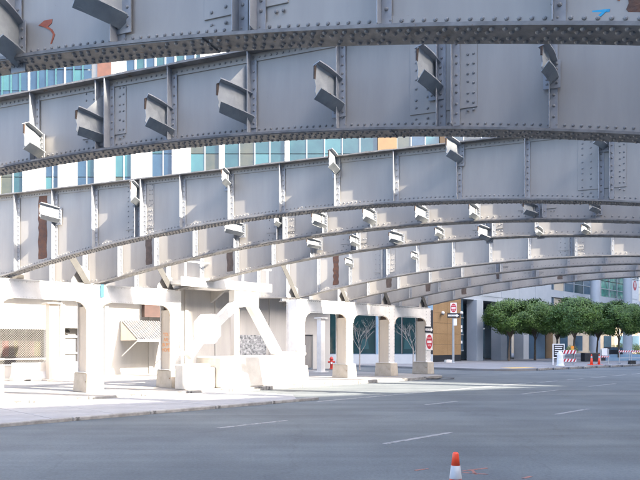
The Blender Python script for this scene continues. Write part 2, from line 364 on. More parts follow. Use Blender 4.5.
def bracket(k, t, px, pxl, yt, yb, gus, near):
    u = px_u(k, px)-.006; e = .46
    lo, hi = -1.6, 1.6                                  # lean of the torn piece so that its free end falls where it does in the photo
    for _ in range(40):
        md = (lo+hi)/2
        if u_px(k, u+md, -e) < pxl: lo = md
        else: hi = md
    du = max(-.75, min(.3, lo))
    zt, zb = px_z(k, u, yt, -.2)-ZB, px_z(k, u, yb, -.2)-ZB
    h = zt-zb; d = Vector((du, -e, 0)); L = d.length; d.normalize(); nr = Vector((-d.y, d.x, 0))
    if nr.x < 0: nr = -nr
    base = Vector((u, -.03, 0))
    def P(l, z, o): q = base+d*l+nr*o; return (q.x, q.y, z)
    dr = h*random.uniform(.10, .22)                      # the free end sags less than the root: bottom flange rises outwards
    web = [(0, zb), (L*.55, zb+dr*.45), (L*.93, zb+dr), (L, zb+dr+h*.12), (L*.97, zb+h*.42), (L*1.02, zb+h*.62), (L*.96, zt-h*.06), (L*.9, zt+h*.02), (L*.5, zt-h*.10), (0, zt-h*.22)]
    web = [(l+(random.uniform(-.02, .02)*L if 0 < l else 0), z+(random.uniform(-.03, .03)*h if 0 < l else 0)) for l, z in web]
    o = MB().prism(web, -.007, .007, lambda l, z, q: P(l, z, q+.05*math.sin(3*l/L)*L)).build('torn_bracket', 'stub', t)
    fw = .085 if k in ('G1', 'G2') else .10
    def strip(zf, tilt, l0, l1, name, m, w0, w1, crv):
        s = MB(); n = 6; vs = []; fs = []
        for i in range(n+1):
            l = l0+(l1-l0)*i/n; zz = zf(l/L); bow = .05*math.sin(3*l/L)*L; jag = random.uniform(-.012, .012) if i == n else 0
            for wd, th in ((w0, -.008), (w1, -.008), (w1, .008), (w0, .008)):
                vs.append(P(l+jag*(1 if wd > 0 else -2), zz+th+tilt*wd+crv*wd*wd, wd+bow))
        for i in range(n):
            for j in range(4): fs.append((4*i+j, 4*i+(j+1) % 4, 4*i+4+(j+1) % 4, 4*i+4+j))
        fs += [(3, 2, 1, 0), (4*n, 4*n+1, 4*n+2, 4*n+3)]
        s.add(vs, fs).build(name, m, o)
    strip(lambda x: zb+h*.02+dr*.45*x/.55 if x < .55 else zb+h*.02+dr*.45+dr*.55*(x-.55)/.45, .95, 0.0, L*.97, 'bottom_flange', 'stub', -.02, .05+.12*h, -.8)
    strip(lambda x: zt-h*.215+h*.21*x, .25, 0.0, L*.95, 'top_flange', 'stiff', -.05, .075, .5)
    MB().prism([(L*.94, zt-h*.05), (L*1.025, zt-h*.09), (L*1.03, zb+h*.62), (L*.985, zb+h*.60)], -.012, .012, lambda l, z, q: P(l, z, q+.05*math.sin(3)*L)).build('torn_edge', 'torn', o)
    MB().box(u-.11, u+.11, -.057, -.041, zb-.06, zt-h*.15).build('connection_plate', 'stiff', o)
    if gus:
        MB().prism([(0, zt-h*.2), (L*.72, zt+.005), (L*.62, zt+h*.06), (L*.04, zt+h*.72), (0, zt+h*.72)], -.006, .006, lambda l, z, q: P(l, z, q+.05*math.sin(3*l/L)*L)).build('gusset', 'stub', o)
    r = MB()
    for i in range(5):
        z = zb+h*(.02+.17*i); r.dome((u+.065, -.057, z), (0, -1, 0), .02, .016, 6); r.dome((u-.065, -.057, z), (0, -1, 0), .02, .016, 6)
    r.build('rivets', 'rivet', o, 'stuff')
GT = {}
for k in Y0:
    near = k in ('G1', 'G2', 'G3'); s = send(k)
    t = thing('arch_girder', GL[k], 'girder', (.93*s, Y0[k]-.367*s, ZB), GZ, 'arched plate girders across the street'); GT[k] = t
    m_ = MB(); sweep(m_, -.008, .008, lambda u: arch(u)-ZB+.0, lambda u: ZT-ZB-.02); m_.build('web', 'steel', t)
    m_ = MB(); sweep(m_, -.185, .185, lambda u: arch(u)-ZB-.036, lambda u: arch(u)-ZB-.001)
    m_.build('bottom_flange', 'flange', t)
    m_ = MB(); sweep(m_, -.175, .175, lambda u: arch(u)-ZB-.050, lambda u: arch(u)-ZB-.0365, [6+.4*i for i in range(28)]); m_.build('cover_plate', 'flange', t)
    m_ = MB()
    for a_, b_ in ((-.027, -.0085), (.0085, .027)):
        sweep(m_, a_, b_, lambda u: arch(u)-ZB, lambda u: arch(u)-ZB+.145)
    m_.build('bottom_angle', 'steel', t)
    m_ = MB(); sweep(m_, -.18, .18, lambda u: ZT-ZB-.02, lambda u: ZT-ZB+.012+.012*math.sin(7*u)*math.sin(2.3*u)); m_.build('top_flange', 'flange', t)
    m_ = MB()
    for a_, b_ in ((-.027, -.0085), (.0085, .027)):
        m_.box(-3.6, SPAN, a_, b_, ZT-ZB-.145, ZT-ZB-.021)
    m_.build('top_angle', 'steel', t)
    rv = MB(); dress(k, t, rv, near); rv.build('rivets', 'rivet', t, 'stuff')
    for p in RUST.get(k, []):
        u = px_u(k, p); z0 = arch(u)-ZB+.15; z1 = ZT-ZB-.15
        wd = .13 if k != 'G3' else .17; poly = []
        for i in range(15):
            poly.append((u-wd+random.uniform(-.025, .02), z0+(z1-z0)*i/14))
        for i in range(14, -1, -1): poly.append((u+wd+random.uniform(-.02, .02), z0+(z1-z0)*i/14))
        MB().prism(poly, -.012, -.0085, lambda a, b, c: (a, c, b)).build('rust_strip', 'rust' if k in ('G3', 'G6') else 'oldrust', t)
    for st in STUB.get(k, []): bracket(k, t, *st, near)
# paint marks on the nearest girder
def mark_on(k, pts, m, name):
    poly = [(px_u(k, x), px_z(k, px_u(k, x), y)-ZB) for x, y in pts]
    return MB().prism(poly, -.0135, -.0095, lambda a, b, c: (a, c, b)).build(name, m, GT[k])
mark_on('G1', [(39, 26), (45, 21), (53, 19.6), (52, 24), (48.5, 27), (53, 30), (55.5, 35), (53, 42), (50, 50), (49.2, 49), (52, 41), (53.4, 35), (51, 31), (46.5, 28.5), (43, 27)], 'orangemark', 'paint_mark')
mark_on('G1', [(591.5, 11.5), (609.5, 9.6), (609, 12.6), (591.8, 13.6)], 'bluemark', 'paint_mark')
mark_on('G1', [(616, -2), (620, -2), (619.2, 1.6), (616.8, 1)], 'orangemark', 'paint_mark')
pl_ = mark_on('G1', [(603.5, 12.2), (606.5, 12.2), (600, 18.4), (595.5, 18.6)], 'bluemark', 'paint_mark'); pl_.location.y = -.0185
MB().prism([(px_u('G1', x), px_z('G1', px_u('G1', x), y)-ZB) for x, y in ((629, 14), (625.5, 10), (628, 4), (627, -3), (629, -20), (700, -20), (700, 18), (640, 19))], -.0135, -.0095, lambda a, b, c: (a, c, b)).build('rust_patch', 'rust', GT['G1'])

# ------------------------------------------------------------------ row of portal columns, b = -21.5
BC = -21.5; A0, AS = 6.8, 3.28
def acol(i): return A0+AS*i
ND, RW = .36, .24          # half depth across, half width along the street
ZC = 3.83
CL = {0: 'white steel column at the left edge, mostly out of the photo', 1: 'white column in front of the mesh window, with a wide shaded beige side',
      2: 'sunlit white column with orange graffiti on its beige side', 4: 'big sunlit white column at the right end of the long plinth',
      5: 'white riveted column beside the red standpipe', 6: 'white riveted column between the two bare trees',
      7: 'last white riveted column carrying the traffic signs'}
def column(i):
    t = thing('portal_column', CL[i], 'column', RD(acol(i), BC, .13), RZ, 'white columns under the girder ends')
    zb, zt = .72, ZC-.13
    pd = MB().hexa([(-.32, -.56, -.02), (.32, -.56, -.02), (.32, .56, -.02), (-.32, .56, -.02), (-.29, -.53, zb-.05), (.29, -.53, zb-.05), (.29, .53, zb-.05), (-.29, .53, zb-.05)])
    pd.build('pedestal', 'concrete' if i != 4 else 'plinth', t, bevel=.03)
    for sg in (-1, 1):
        ya, yb = sorted((sg*ND, sg*(ND-.03))); MB().box(-RW, RW, ya, yb, zb-.06, zt-.012).build('flange_plate', 'white', t, bevel=.006)
        xa, xb = sorted((sg*(RW-.05), sg*(RW-.065))); MB().box(xa, xb, -ND+.031, ND-.031, zb-.06, zt-(.75 if i != 4 else .02)).build('side_panel', 'beige' if i != 4 else 'white', t)
    MB().box(-RW+.11, RW-.11, -ND+.1, ND-.1, zt-.78, zt-.02).build('hollow_shade_filler', 'torn', t)  # added dark filler: shade of the knee hollow put into rusty brown
    MB().box(-.33, .33, -.44, .44, zb-.05, zb-.03).build('base_plate', 'white', t)
    r = MB()
    n = 16
    for j in range(n):
        z = zb+.1+(zt-zb-.3)*j/(n-1)
        for x in (-RW+.05, RW-.05): r.dome((x, -ND, z), (0, -1, 0), .022, .016, 6)
        if j < n-4: r.dome((-RW+.05, -ND+.075, z), (-1, 0, 0), .018, .014, 5)
    r.build('rivets', 'rivet' if i > 4 else 'white', t, 'stuff')
    return t
for i in CL: 
    ct = column(i)
    if i == 2:
        mt = Matrix.Translation((-RW+.047, 0, 1.72)) @ Matrix.Rotation(math.radians(-90), 4, 'Z') @ UP
        text_mesh('graffiti', 'YOU\nARE\nIN MY\nHOME', .205, 'orange', ct, mt, .002)
# blue tape strip on the column in front of the mesh window
# portal beams with rounded knees
BLB = {0: 'sunlit portal beam at the left edge above the mesh window', 1: 'sunlit portal beam above the slanted awning', 2: 'sunlit portal beam left of the A frame brace', 3: 'short portal beam piece above the right leg of the A frame brace',
       4: 'portal beam between the big white column and the column by the red standpipe', 5: 'portal beam over the left bare tree', 6: 'portal beam over the right bare tree, ending at the signs', -1: 'portal beam running out of the left edge of the photo'}
def beam(i):
    L = AS-2*RW
    t = thing('portal_beam', BLB[i], 'beam', RD(acol(i)+RW, BC, 0), RZ, 'white portal beams between the columns')
    rk = .40
    for j, y in enumerate((-ND+.002, ND-.026)):
        zb = 3.24 if j == 0 else 3.52; zk = zb-rk
        arc = [(rk*(1-math.cos(q)), zk+rk*math.sin(q)) for q in [math.radians(x) for x in range(0, 91, 15)]]
        low = [(max(p, .003), z) for p, z in arc]+[(min(L-p, L-.003), z) for p, z in reversed(arc)]; mb = MB()
        for (p0, z0), (p1, z1) in zip(low[:-1], low[1:]):
            mb.hexa([(p0, y, z0), (p1, y, z1), (p1, y+.024, z1), (p0, y+.024, z0), (p0, y, ZC-.014), (p1, y, ZC-.014), (p1, y+.024, ZC-.014), (p0, y+.024, ZC-.014)])
        mb.build('side_plate', 'white', t)
    zb = 3.24; zk = zb-rk
    arc = [(rk*(1-math.cos(q)), zk+rk*math.sin(q)) for q in [math.radians(x) for x in range(0, 91, 15)]]
    MB().box(-RW if i == -1 else -.2, L+.2, -ND-.03, ND+.03, ZC-.012, ZC+.012).build('top_plate', 'white', t)
    for sx in (0, 1):      # curved soffit lips
        vs = []; fs = []
        for y0, y1 in ((-ND-.03, -ND+.07),):
            o = len(vs)
            for p, z in arc:
                p = L-p if sx else p
                vs += [(p, y0, z), (p, y1, z)]
            for q in range(len(arc)-1): fs.append((o+2*q, o+2*q+1, o+2*q+3, o+2*q+2))
        q = MB().add(vs, fs).build('knee_lip', 'beige', t)
        md = q.modifiers.new('thickness', 'SOLIDIFY'); md.thickness = .018; md.offset = 0
    r = MB()
    for j in range(22):
        r.dome((.05+(L-.1)*j/21, -ND+.002, ZC-.06), (0, -1, 0), .02, .015, 5); r.dome((rk+.05+(L-2*rk-.1)*j/21, -ND+.002, zb+.05), (0, -1, 0), .02, .015, 5)
    r.build('rivets', 'rivet' if i > 3 else 'white', t, 'stuff')
    return t
for i in (-1, 0, 1, 4, 5, 6): bt = beam(i)
# blue painter's tape where two beams meet
o = MB().box(AS*1-.42, AS*1-.30, -.02, .0, 3.42, 3.84).build('tape_strip', 'bluemark')
o.location = RD(acol(0)+.12+.55, BC+ND+.03, 0); o.rotation_euler = (0, 0, RZ); tag(o, 'bright blue tape strip hanging on the white beam right of the mesh window column', 'tape')
# diagonal braces where the girders are seated
BRL = ['dark diagonal brace under the third girder, left of the sunlit hole', 'diagonal brace left of the seat of the fifth girder above the graffiti column', 'diagonal brace above the A frame', 'diagonal brace left of the seat of the seventh girder', 'diagonal brace left of the seat of the eighth girder', 'diagonal brace left of the seat of the farthest girder']
for n_, i in enumerate((1, 2, 4, 5, 6, 7)):
    t = thing('diagonal_brace', BRL[n_], 'brace', RD(acol(i)-.10, BC+.34, ZC+.02), RZ, 'diagonal braces at the girder seats')
    MB().prism([(0, .0), (-.25, 0), (-1.75, 2.3), (-1.45, 2.3)], -.07, -.056, lambda p, q, d: (p, d, q)).build('brace_plate', 'shadesteel', t)
    MB().prism([(-.1, .1), (-.13, .1), (-1.62, 2.3), (-1.57, 2.3)], -.056, .09, lambda p, q, d: (p, d, q)).build('brace_leg', 'shadesteel', t)
    MB().prism([(.02, -.0), (-.62, 0), (-.62, .12), (-.3, .62), (.02, .45)], .092, .106, lambda p, q, d: (p, d, q)).build('gusset_plate', 'steel', t)
    MB().box(-.5, .1, -.05, .088, .0, .02).build('seat_plate', 'flange', t)

# ------------------------------------------------------------------ plinth, A-frame brace and pipework in the sunlit middle
t = thing('concrete_plinth', 'long sunlit white concrete plinth under the A frame brace', 'plinth', RD(14.3, -19.5, .13), RZ)
MB().box(0, 4.3, 0, 1.7, -.02, 1.18).build('block', 'plinth', t, bevel=.05)
MB().box(-1.5, -.3, .25, .85, -.02, .92).build('low_block', 'plinth', t, bevel=.05)
MB().box(-.3, .0, .35, 1.2, -.02, .78).build('link_block', 'plinth', t, bevel=.04)
MB().box(3.75, 4.5, .1, 1.6, 1.18, 1.32).build('column_foot', 'plinth', t, bevel=.03)
t = thing('a_frame_brace', 'white steel A frame brace standing on the long plinth', 'brace', RD(14.3, -20.6, 1.31), RZ)
def bar(p0, p1, wd, y0, y1):
    p0 = Vector(p0); p1 = Vector(p1); d = (p1-p0).normalized(); n = Vector((-d.y, d.x))*wd/2
    return MB().prism([tuple(p0-n), tuple(p1-n), tuple(p1+n), tuple(p0+n)], y0, y1, lambda p, q, d_: (p, d_, q))
bar((.05, .9), (1.6, 2.2), .34, -.17, .17).build('leg', 'white', t, bevel=.01)
bar((3.75, .0), (2.2, 2.2), .34, -.17, .17).build('leg', 'white', t, bevel=.01)
MB().box(1.3, 2.55, -.2, .2, 2.0, 2.62).build('head_plate', 'white', t, bevel=.02)
MB().prism([(-.6, .75), (-.3, .5), (.35, .5), (.65, .8), (.65, 1.45), (.4, 1.65), (-.3, 1.6), (-.6, 1.3)], -.19, -.172, lambda p, q, d: (p, d, q)).build('gusset_plate', 'white', t)
bar((-.75, .0), (.0, .9), .3, -.16, .16).build('strut', 'white', t, bevel=.01)
t = thing('platform', 'sunlit white steel platform under the girders above the A frame', 'platform', RD(13.1, -20.9, 3.95), RZ)
MB().box(0, 4.4, -.5, .7, .1, .22).build('deck', 'white', t)
MB().box(0, 4.4, -.55, -.5, .0, .34).build('edge_beam', 'white', t)
for x in (.2, 1.5, 2.9, 4.2): MB().box(x-.03, x+.03, -.53, -.47, .34, .95).build('rail_post', 'white', t)
MB().box(0, 4.4, -.53, -.49, .9, .95).build('rail', 'white', t)
MB().box(1.2, 2.3, -.4, .4, -.012, .1).build('seat', 'white', t)

# ------------------------------------------------------------------ sunlit terminal wall at the back left, b = -33
BW = -32.5
def a_w(px, b=BW): r = (px-320)/FOC; return -b*(1+r)/(1-r)
def z_w(px, py, b=BW): a = a_w(px, b); return EYE+(HZN-py)*((a-b)*R45)/FOC
tb = thing('terminal_building', 'pale sunlit wall of the low terminal behind the left columns', 'building', RD(0, BW, .13), RZ)
def wl(x0, x1, z0, z1, y0=0, y1=.4, m='pale', name='wall', bevel=0): return MB().box(x0, x1, y0, y1, z0, z1).build(name, m, tb, bevel=bevel)
aw0, aw1 = a_w(-12), a_w(47)           # mesh window opening
ag0, ag1 = a_w(63), a_w(81)            # grey door bay
ap0, ap1 = a_w(238), a_w(266)
ad0, ad1 = a_w(301), a_w(313)
wl(-14, aw0, -.1, 6.2); wl(aw0, aw1, -.1, z_w(20, 368)-.0); wl(aw0, aw1, z_w(20, 328)-.13, 6.2)
wl(aw1, ag0, -.1, 6.2); wl(ag0, ag1, 2.5, 6.2); wl(ag1, ad0, -.1, 6.2); wl(ad0, ad1, 2.35, 6.2); wl(ad1, a_w(330), -.1, 6.2)
MB().box(-14, a_w(330), .4, 6, 6.2, 6.4).build('roof', 'pale', tb)
for a_ in (a_w(62), a_w(106), a_w(150), a_w(186), a_w(216), a_w(270), a_w(296)):
    MB().box(a_-.11, a_+.11, -.09, -.002, -.1, 5.6).build('pilaster', 'pale', tb)
MB().box(-14, a_w(330), -1.7, -.003, 4.9, 5.1).build('shade_overhang', 'pale', tb)  # added overhang, sized to throw shade on the top of the wall
for j in range(16):
    a_ = -13+3*j
    MB().prism([(-1.5, 4.898), (-.003, 4.898), (-.003, 4.2)], a_, a_+.15, lambda p, q, d: (d, p, q)).build('shade_overhang_bracket', 'pale', tb)
zw0, zw1 = z_w(20, 368), z_w(20, 328)-.13
f_ = MB().box(aw0, aw1, -.04, .02, zw1-.06, zw1).build('window', 'greypaint', tb); 
MB().box(aw0, aw1, -.04, .02, zw0, zw0+.06).build('frame', 'sign_white', f_)
MB().box(aw0+.01, aw1-.01, -.03, .01, zw0+.28, zw0+.34).build('frame', 'sign_white', f_)
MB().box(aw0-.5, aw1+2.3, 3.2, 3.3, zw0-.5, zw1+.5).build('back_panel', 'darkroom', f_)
x = aw0+.1; cs = ['board_olive', 'board_brown', 'board_red', 'board_brown', 'board_olive', 'board_brown', 'board_brown', 'darkred']; i = 0
while x < aw1-.3:
    wd = random.uniform(.16, .34); MB().box(x, x+wd, .10, .14, zw0+(zw1-zw0)*.24, zw0+(zw1-zw0)*random.uniform(.64, .68)).build('hanging_panel', cs[i % len(cs)], f_); x += wd+.012; i += 1
wm = MB(); hh = zw1-zw0-.12; st = .11
k_ = -hh
while k_ < aw1-aw0:
    x0 = aw0+k_
    for sg in (1, -1):
        pa = [(x0, zw0+.06), (x0+hh, zw0+.06+hh)] if sg > 0 else [(x0+hh, zw0+.06), (x0, zw0+.06+hh)]
        (xa, za), (xb, zb_) = pa
        def clip(xa, za, xb, zb_):
            if xa > xb: xa, za, xb, zb_ = xb, zb_, xa, za
            if xb <= aw0 or xa >= aw1: return None
            if xa < aw0: za += (zb_-za)*(aw0-xa)/(xb-xa); xa = aw0
            if xb > aw1: zb_ = za+(zb_-za)*(aw1-xa)/(xb-xa); xb = aw1
            return xa, za, xb, zb_
        c_ = clip(xa, za, xb, zb_)
        if c_ and abs(c_[2]-c_[0]) > .02: wm.tube((c_[0], -.015+sg*.006, c_[1]), (c_[2], -.015+sg*.006, c_[3]), .008, n=4, caps=False)
    k_ += st
wm.build('wire_mesh', 'greypaint', f_, 'stuff')
dd = MB().box(ag0, ag1, .42, .48, 0, 2.5).build('grey_door', 'greypaint', tb)
MB().box(ag0, ag1, .35, .42, 1.15, 1.25).build('rail', 'sign_white', dd); MB().box(ag0, ag1, .35, .42, 2.0, 2.12).build('rail', 'sign_white', dd)
MB().tube(((ag0+ag1)/2-.1, .42, 2.3), ((ag0+ag1)/2-.1, .33, 2.3), .13, n=16).build('round_vent', 'black', dd)
dr_ = MB().box(ad0, ad1, .12, .18, 0, 2.35).build('grey_door', 'greypaint', tb)
MB().box(ad0+.12, ad0+.55, .1, .119, 1.0, 1.6).build('paper_notice', 'sign_white', dr_)
MB().box(ap0, ap1, -.02, -.003, z_w(252, 357), z_w(252, 335)-.13).build('poster', 'poster', tb)
rp_ = MB().box(a_w(141), a_w(166), -.4, -.1, z_w(153, 318)-.1, z_w(153, 303)-.1).build('red_brown_panel', 'darkred', tb)
# slanted corrugated awning
a0_, a1_ = a_w(120), a_w(163)
aw = thing('awning', 'slanted corrugated awning on the sunlit wall between two columns', 'awning', RD(a0_, BW, 2.05), RZ)
L = a1_-a0_; nr_ = 18
for j in range(nr_):
    x0 = L*j/nr_; x1 = x0+L/nr_*.55
    MB().hexa([(x0, -1.9, .0), (x1, -1.9, 0), (x1, -.1, 1.05), (x0, -.1, 1.05), (x0, -1.9, .05), (x1, -1.9, .05), (x1, -.1, 1.1), (x0, -.1, 1.1)]).build('rib', 'greypaint', aw)
MB().hexa([(0, -1.9, -.012), (L, -1.9, -.012), (L, -.1, 1.038), (0, -.1, 1.038), (0, -1.9, -.002), (L, -1.9, -.002), (L, -.1, 1.048), (0, -.1, 1.048)]).build('sheet', 'greypaint', aw)
MB().prism([(-1.9, -.05), (-.1, 1.0), (-.1, -.05)], -.02, -.0, lambda p, q, d: (d, p, q)).build('end_cheek', 'beige', aw)
MB().box(-.02, L, -1.95, -1.9, -.12, .02).build('front_edge', 'white', aw)
for x in (.05, L-.05): MB().tube((x, -1.8, -.08), (x, -.12, -.9), .03, n=6).build('strut', 'white', aw)
# slim beige posts and a pipe
def post(px, b, h, wd, m, lab, name='steel_post'):
    a = a_w(px, b); t = thing(name, lab, 'post', RD(a, b, .13), RZ, 'slim posts in front of the terminal wall')
    MB().box(-wd/2, wd/2, -wd/2, wd/2, .0, h).build('shaft', m, t, bevel=.012); MB().box(-wd*.9, wd*.9, -wd*.9, wd*.9, -.02, .05).build('foot', m, t)
    MB().box(-wd*.8, wd*.8, -wd*.8, wd*.8, h, h+.06).build('cap', m, t)
post(52, -29.5, 3.5, .42, 'beige', 'tall beige steel post right of the mesh window')
post(235, -27, 3.6, .34, 'beige', 'cream steel post seen through the A frame brace')
post(321, -27, 3.2, .36, 'white', 'slim white post right of the big sunlit column')
# ground clutter: low sunlit wall piece at the left
t = thing('jersey_barrier', 'low sunlit concrete barrier below the mesh window', 'barrier', RD(a_w(12, -30), -30, .13), RZ)
MB().prism([(-.3, -.02), (.3, -.02), (.3, .12), (.12, .4), (.08, .82), (-.08, .82), (-.12, .4), (-.3, .12)], 0, 3.6, lambda p, q, d: (d, p, q)).build('body', 'plinth', t)
MB().box(.4, .7, -.31, .31, -.015, .06).build('drain_slot', 'black', t)

# red standpipe
X, Y = GP(331.5, 371)
t = thing('standpipe', 'red fire standpipe behind the column right of the plinth', 'hydrant', (X, Y, .13))
MB().lathe([(.16, -.01), (.16, .04), (.10, .05), (.10, .62), (.13, .64), (.13, .70), (.09, .80), (.03, .84)], n=14).build('barrel', 'red', t, smooth=False)
for sx in (-1, 1): MB().tube((sx*.08, -.02, .48), (sx*.24, -.02, .48), .06, n=10).build('outlet', 'red', t)
MB().tube((0, -.09, .42), (0, -.2, .42), .075, n=10).build('outlet', 'sign_white', t)

# ------------------------------------------------------------------ tower seen between the girders, front at Y = 85
YT = 85.0
def XT(px): return (px-320)/FOC*YT
def ZTW(py): return EYE+(HZN-py)*YT/FOC
tw = thing('office_tower', 'white and teal office tower seen through the gaps between the girders', 'building', (0, YT, 0))
def tb_(x0, x1, z0, z1, y0, y1, m, name, parent=tw): return MB().box(x0, x1, y0, y1, z0, z1).build(name, m, parent)
tb_(-70, XT(505), 0, 46, .8, 14, 'tgrey', 'wall')
ZA0, ZA1 = 17.5, 31.6
wins = [(-190, -168, 'g_blue'), (-152, -130, 'g_teal'), (-114, -92, 'g_blue'), (-76, -54, 'g_teal'), (-38, -16, 'g_olive'), (-1, 22.5, 'g_olive'), (44, 58, 'g_blue'), (76, 94, 'g_blue'), (114, 131, 'g_teal'), (151, 172, 'g_blue'), (190, 219, 'g_olive'), (224, 285, 'g_teal'), (289, 378, 'g_teal'), (397, 440, 'g_olive'), (446, 500, 'g_olive')]
px0 = -215
for (p0, p1, gm) in wins:
    if p0 > px0:
        mm = 'towertan' if px0 in (378, 440) else 'twhite'
        tb_(XT(px0), XT(p0), ZA0, ZA1, 0, .79, mm, 'pier')
    w_ = tb_(XT(p0), XT(p1), ZA0, ZA0+.3, .25, .79, 'alu', 'window')
    if p1-p0 < 26:
        edges = [(p0+.1, p0+(p1-p0)*.55, gm), (p0+(p1-p0)*.55, p1-.1, 'g_blue' if gm != 'g_olive' else 'g_teal')]
        if p0 == 44 or p0 == 76 or p0 == 114 or p0 == 151: tb_(XT(p0-4.2), XT(p0-1.6), ZA0, ZA1, -.12, -.002, 'tgrey', 'mullion', w_)
    else:
        n_ = max(2, round((p1-p0)/17)); edges = []
        for j in range(n_):
            c_ = gm if (j*7+int(p0)) % 3 else ('g_olive' if j % 2 else 'g_lightteal')
            edges.append((p0+(p1-p0)*j/n_, p0+(p1-p0)*(j+1)/n_, c_))
    for (e0, e1, c_) in edges:
        for z0, z1 in ((ZA0+.3, 21.4), (21.5, 24.1), (24.2, 27.2), (27.3, ZA1)):
            tb_(XT(e0)+.06, XT(e1)-.06, z0, z1, .36, .42, c_ if random.random() < .75 else random.choice(('g_teal', 'g_blue', 'g_lightteal', 'g_olive')), 'pane', w_)
        tb_(XT(e0)-.05, XT(e0)+.05, ZA0+.3, ZA1, .25, .6, 'alu', 'mullion', w_)
    px0 = p1
tb_(-70, XT(-215), ZA0, ZA1, 0, .79, 'twhite', 'pier')
tb_(-70, XT(505), ZA1, 33.0, -.1, .79, 'twhite', 'spandrel')
tb_(-70, XT(505), ZA0-1.4, ZA0, -.1, .79, 'twhite', 'spandrel')
# blue curtain wall above
wb = tb_(-70, XT(97), 33.0, 33.2, .2, .79, 'alu', 'window')
pe = list(range(-215, 97, 9))
for j in range(len(pe)-1):
    tb_(XT(pe[j])+.05, XT(pe[j+1])-.05, 33.2, 35.6, .36, .42, 'g_blue' if (j*5) % 7 else 'g_green', 'pane', wb)
    tb_(XT(pe[j])+.05, XT(pe[j+1])-.05, 35.7, 38.4, .36, .42, 'g_blue' if (j*3) % 8 else 'g_lightteal', 'pane', wb)
    tb_(XT(pe[j])+.05, XT(pe[j+1])-.05, 38.5, 41, .36, .42, 'g_blue', 'pane', wb)
    tb_(XT(pe[j])-.07, XT(pe[j])+.07, 33.2, 41, .2, .6, 'twhite' if j % 4 == 3 else 'g_lightteal', 'mullion', wb)
tb_(XT(97), XT(111), 33, 41, .1, .79, 'brick', 'pier'); tb_(XT(111), XT(125), 33, 41, .15, .79, 'poster', 'pier')
wb = tb_(XT(125), XT(200), 33.0, 33.2, .2, .79, 'alu', 'window')
for j, p in enumerate(range(125, 200, 10)):
    tb_(XT(p)+.07, XT(p+10)-.07, 33.2, 37, .36, .42, ('g_teal', 'g_green', 'g_olive')[j % 3], 'pane', wb); tb_(XT(p)+.07, XT(p+10)-.07, 37.1, 41, .36, .42, ('g_blue', 'g_teal')[j % 2], 'pane', wb)
    tb_(XT(p)-.07, XT(p)+.07, 33.2, 41, .2, .6, 'twhite' if j % 2 else 'alu', 'mullion', wb)
tb_(XT(200), XT(505), 33, 41, .1, .79, 'tgrey', 'pier')
tb_(-70, XT(505), 41, 46, -.1, .79, 'twhite', 'spandrel')

# ------------------------------------------------------------------ dark glass shopfront behind the right columns
YG = 55.0
gb = thing('glass_building', 'dark teal shopfront with pale blue base behind the right columns', 'building', (0, YG, .0))
def GX(px): return (px-320)/FOC*YG
def gbx(x0, x1, z0, z1, y0, y1, m, name, parent=gb): return MB().box(x0, x1, y0, y1, z0, z1).build(name, m, parent)
gbx(GX(327), GX(433), 0, .95, 0, .5, 'bluewhite', 'base_wall'); gbx(GX(327), GX(433), 4.75, 12, 0, .5, 'bluepanel', 'wall')
gbx(GX(327), GX(433), .0, 12, 3, 3.3, 'planter', 'back_wall')
for p0, p1 in ((328, 352), (352.8, 375.8), (380, 402), (402.8, 429)):
    w_ = gbx(GX(p0), GX(p1), .95, 1.02, .1, .4, 'g_bluegrey', 'window')
    gbx(GX(p0)+.03, GX(p1)-.03, 1.02, 4.75, .2, .24, 'g_dark', 'pane', w_)
    gbx(GX(p1)-.03, GX(p1)+.03, 1.02, 4.75, .08, .4, 'greypaint', 'mullion', w_)
gbx(GX(376), GX(380), .95, 4.75, 0, .5, 'bluepanel', 'pier'); gbx(GX(429), GX(433), .95, 4.75, 0, .5, 'planter', 'pier')
for p in (365, 408):
    MB().prism([(GX(p-4), 1.4), (GX(p+4), 1.4), (GX(p+3), 2.25), (GX(p-3), 2.25)], .17, .197, lambda q, z, d: (q, d, z)).build('window_reflection', 'g_lightteal', gb)  # pale reflections in the shopfront glass, modelled as added plates
for x0, x1, b_ in ((GX(327), GX(433), 0),): gbx(x0, x1, .0, .14, -.5, -.003, 'planter', 'plinth_step')

# ------------------------------------------------------------------ tan corner and blue-white entrance along the street on the right, b = -35
BR = -35.0
def ar(px, b=BR): r = (px-320)/FOC; return -b*(1+r)/(1-r)
def zr(px, py, b=BR): return EYE+(HZN-py)*(ar(px, b)-b)*R45/FOC
tn = thing('tan_building', 'tan stone corner building with dark base and two globe lamps', 'building', RD(ar(433), BR, .15), RZ)
W = ar(461)-ar(433)
MB().box(0, W, .06, 8, -.1, 16).build('wall', 'sign_black', tn)
MB().box(0, W, .0, .058, -.05, .62).build('base_course', 'planter', tn)
for j in range(9):
    for i in range(2): MB().box(.012+W/2*i, W/2*(i+1)-.012, .0, .058, .64+1.02*j, .64+1.02*(j+1)-.02).build('stone_panel', 'tan', tn)
for i, p in enumerate((440.5, 459)):
    lt = thing('globe_lamp', ('left' if i == 0 else 'right')+' white globe wall lamp on the tan stone corner', 'wall lamp', RD(ar(p), BR+.02, zr(p, 313)), RZ, 'globe lamps on the tan corner')
    MB().lathe([(.02, -.17), (.12, -.13), (.18, 0), (.13, .12), (.02, .17)], c=(0, -.26, .0), n=14).build('globe', 'sign_white', lt, smooth=True)
    MB().tube((0, 0, -.18), (0, -.26, -.18), .03, n=6).build('arm', 'black', lt)
    MB().lathe([(.08, -.22), (.08, -.15)], c=(0, -.26, .0), n=10).build('collar', 'black', lt)
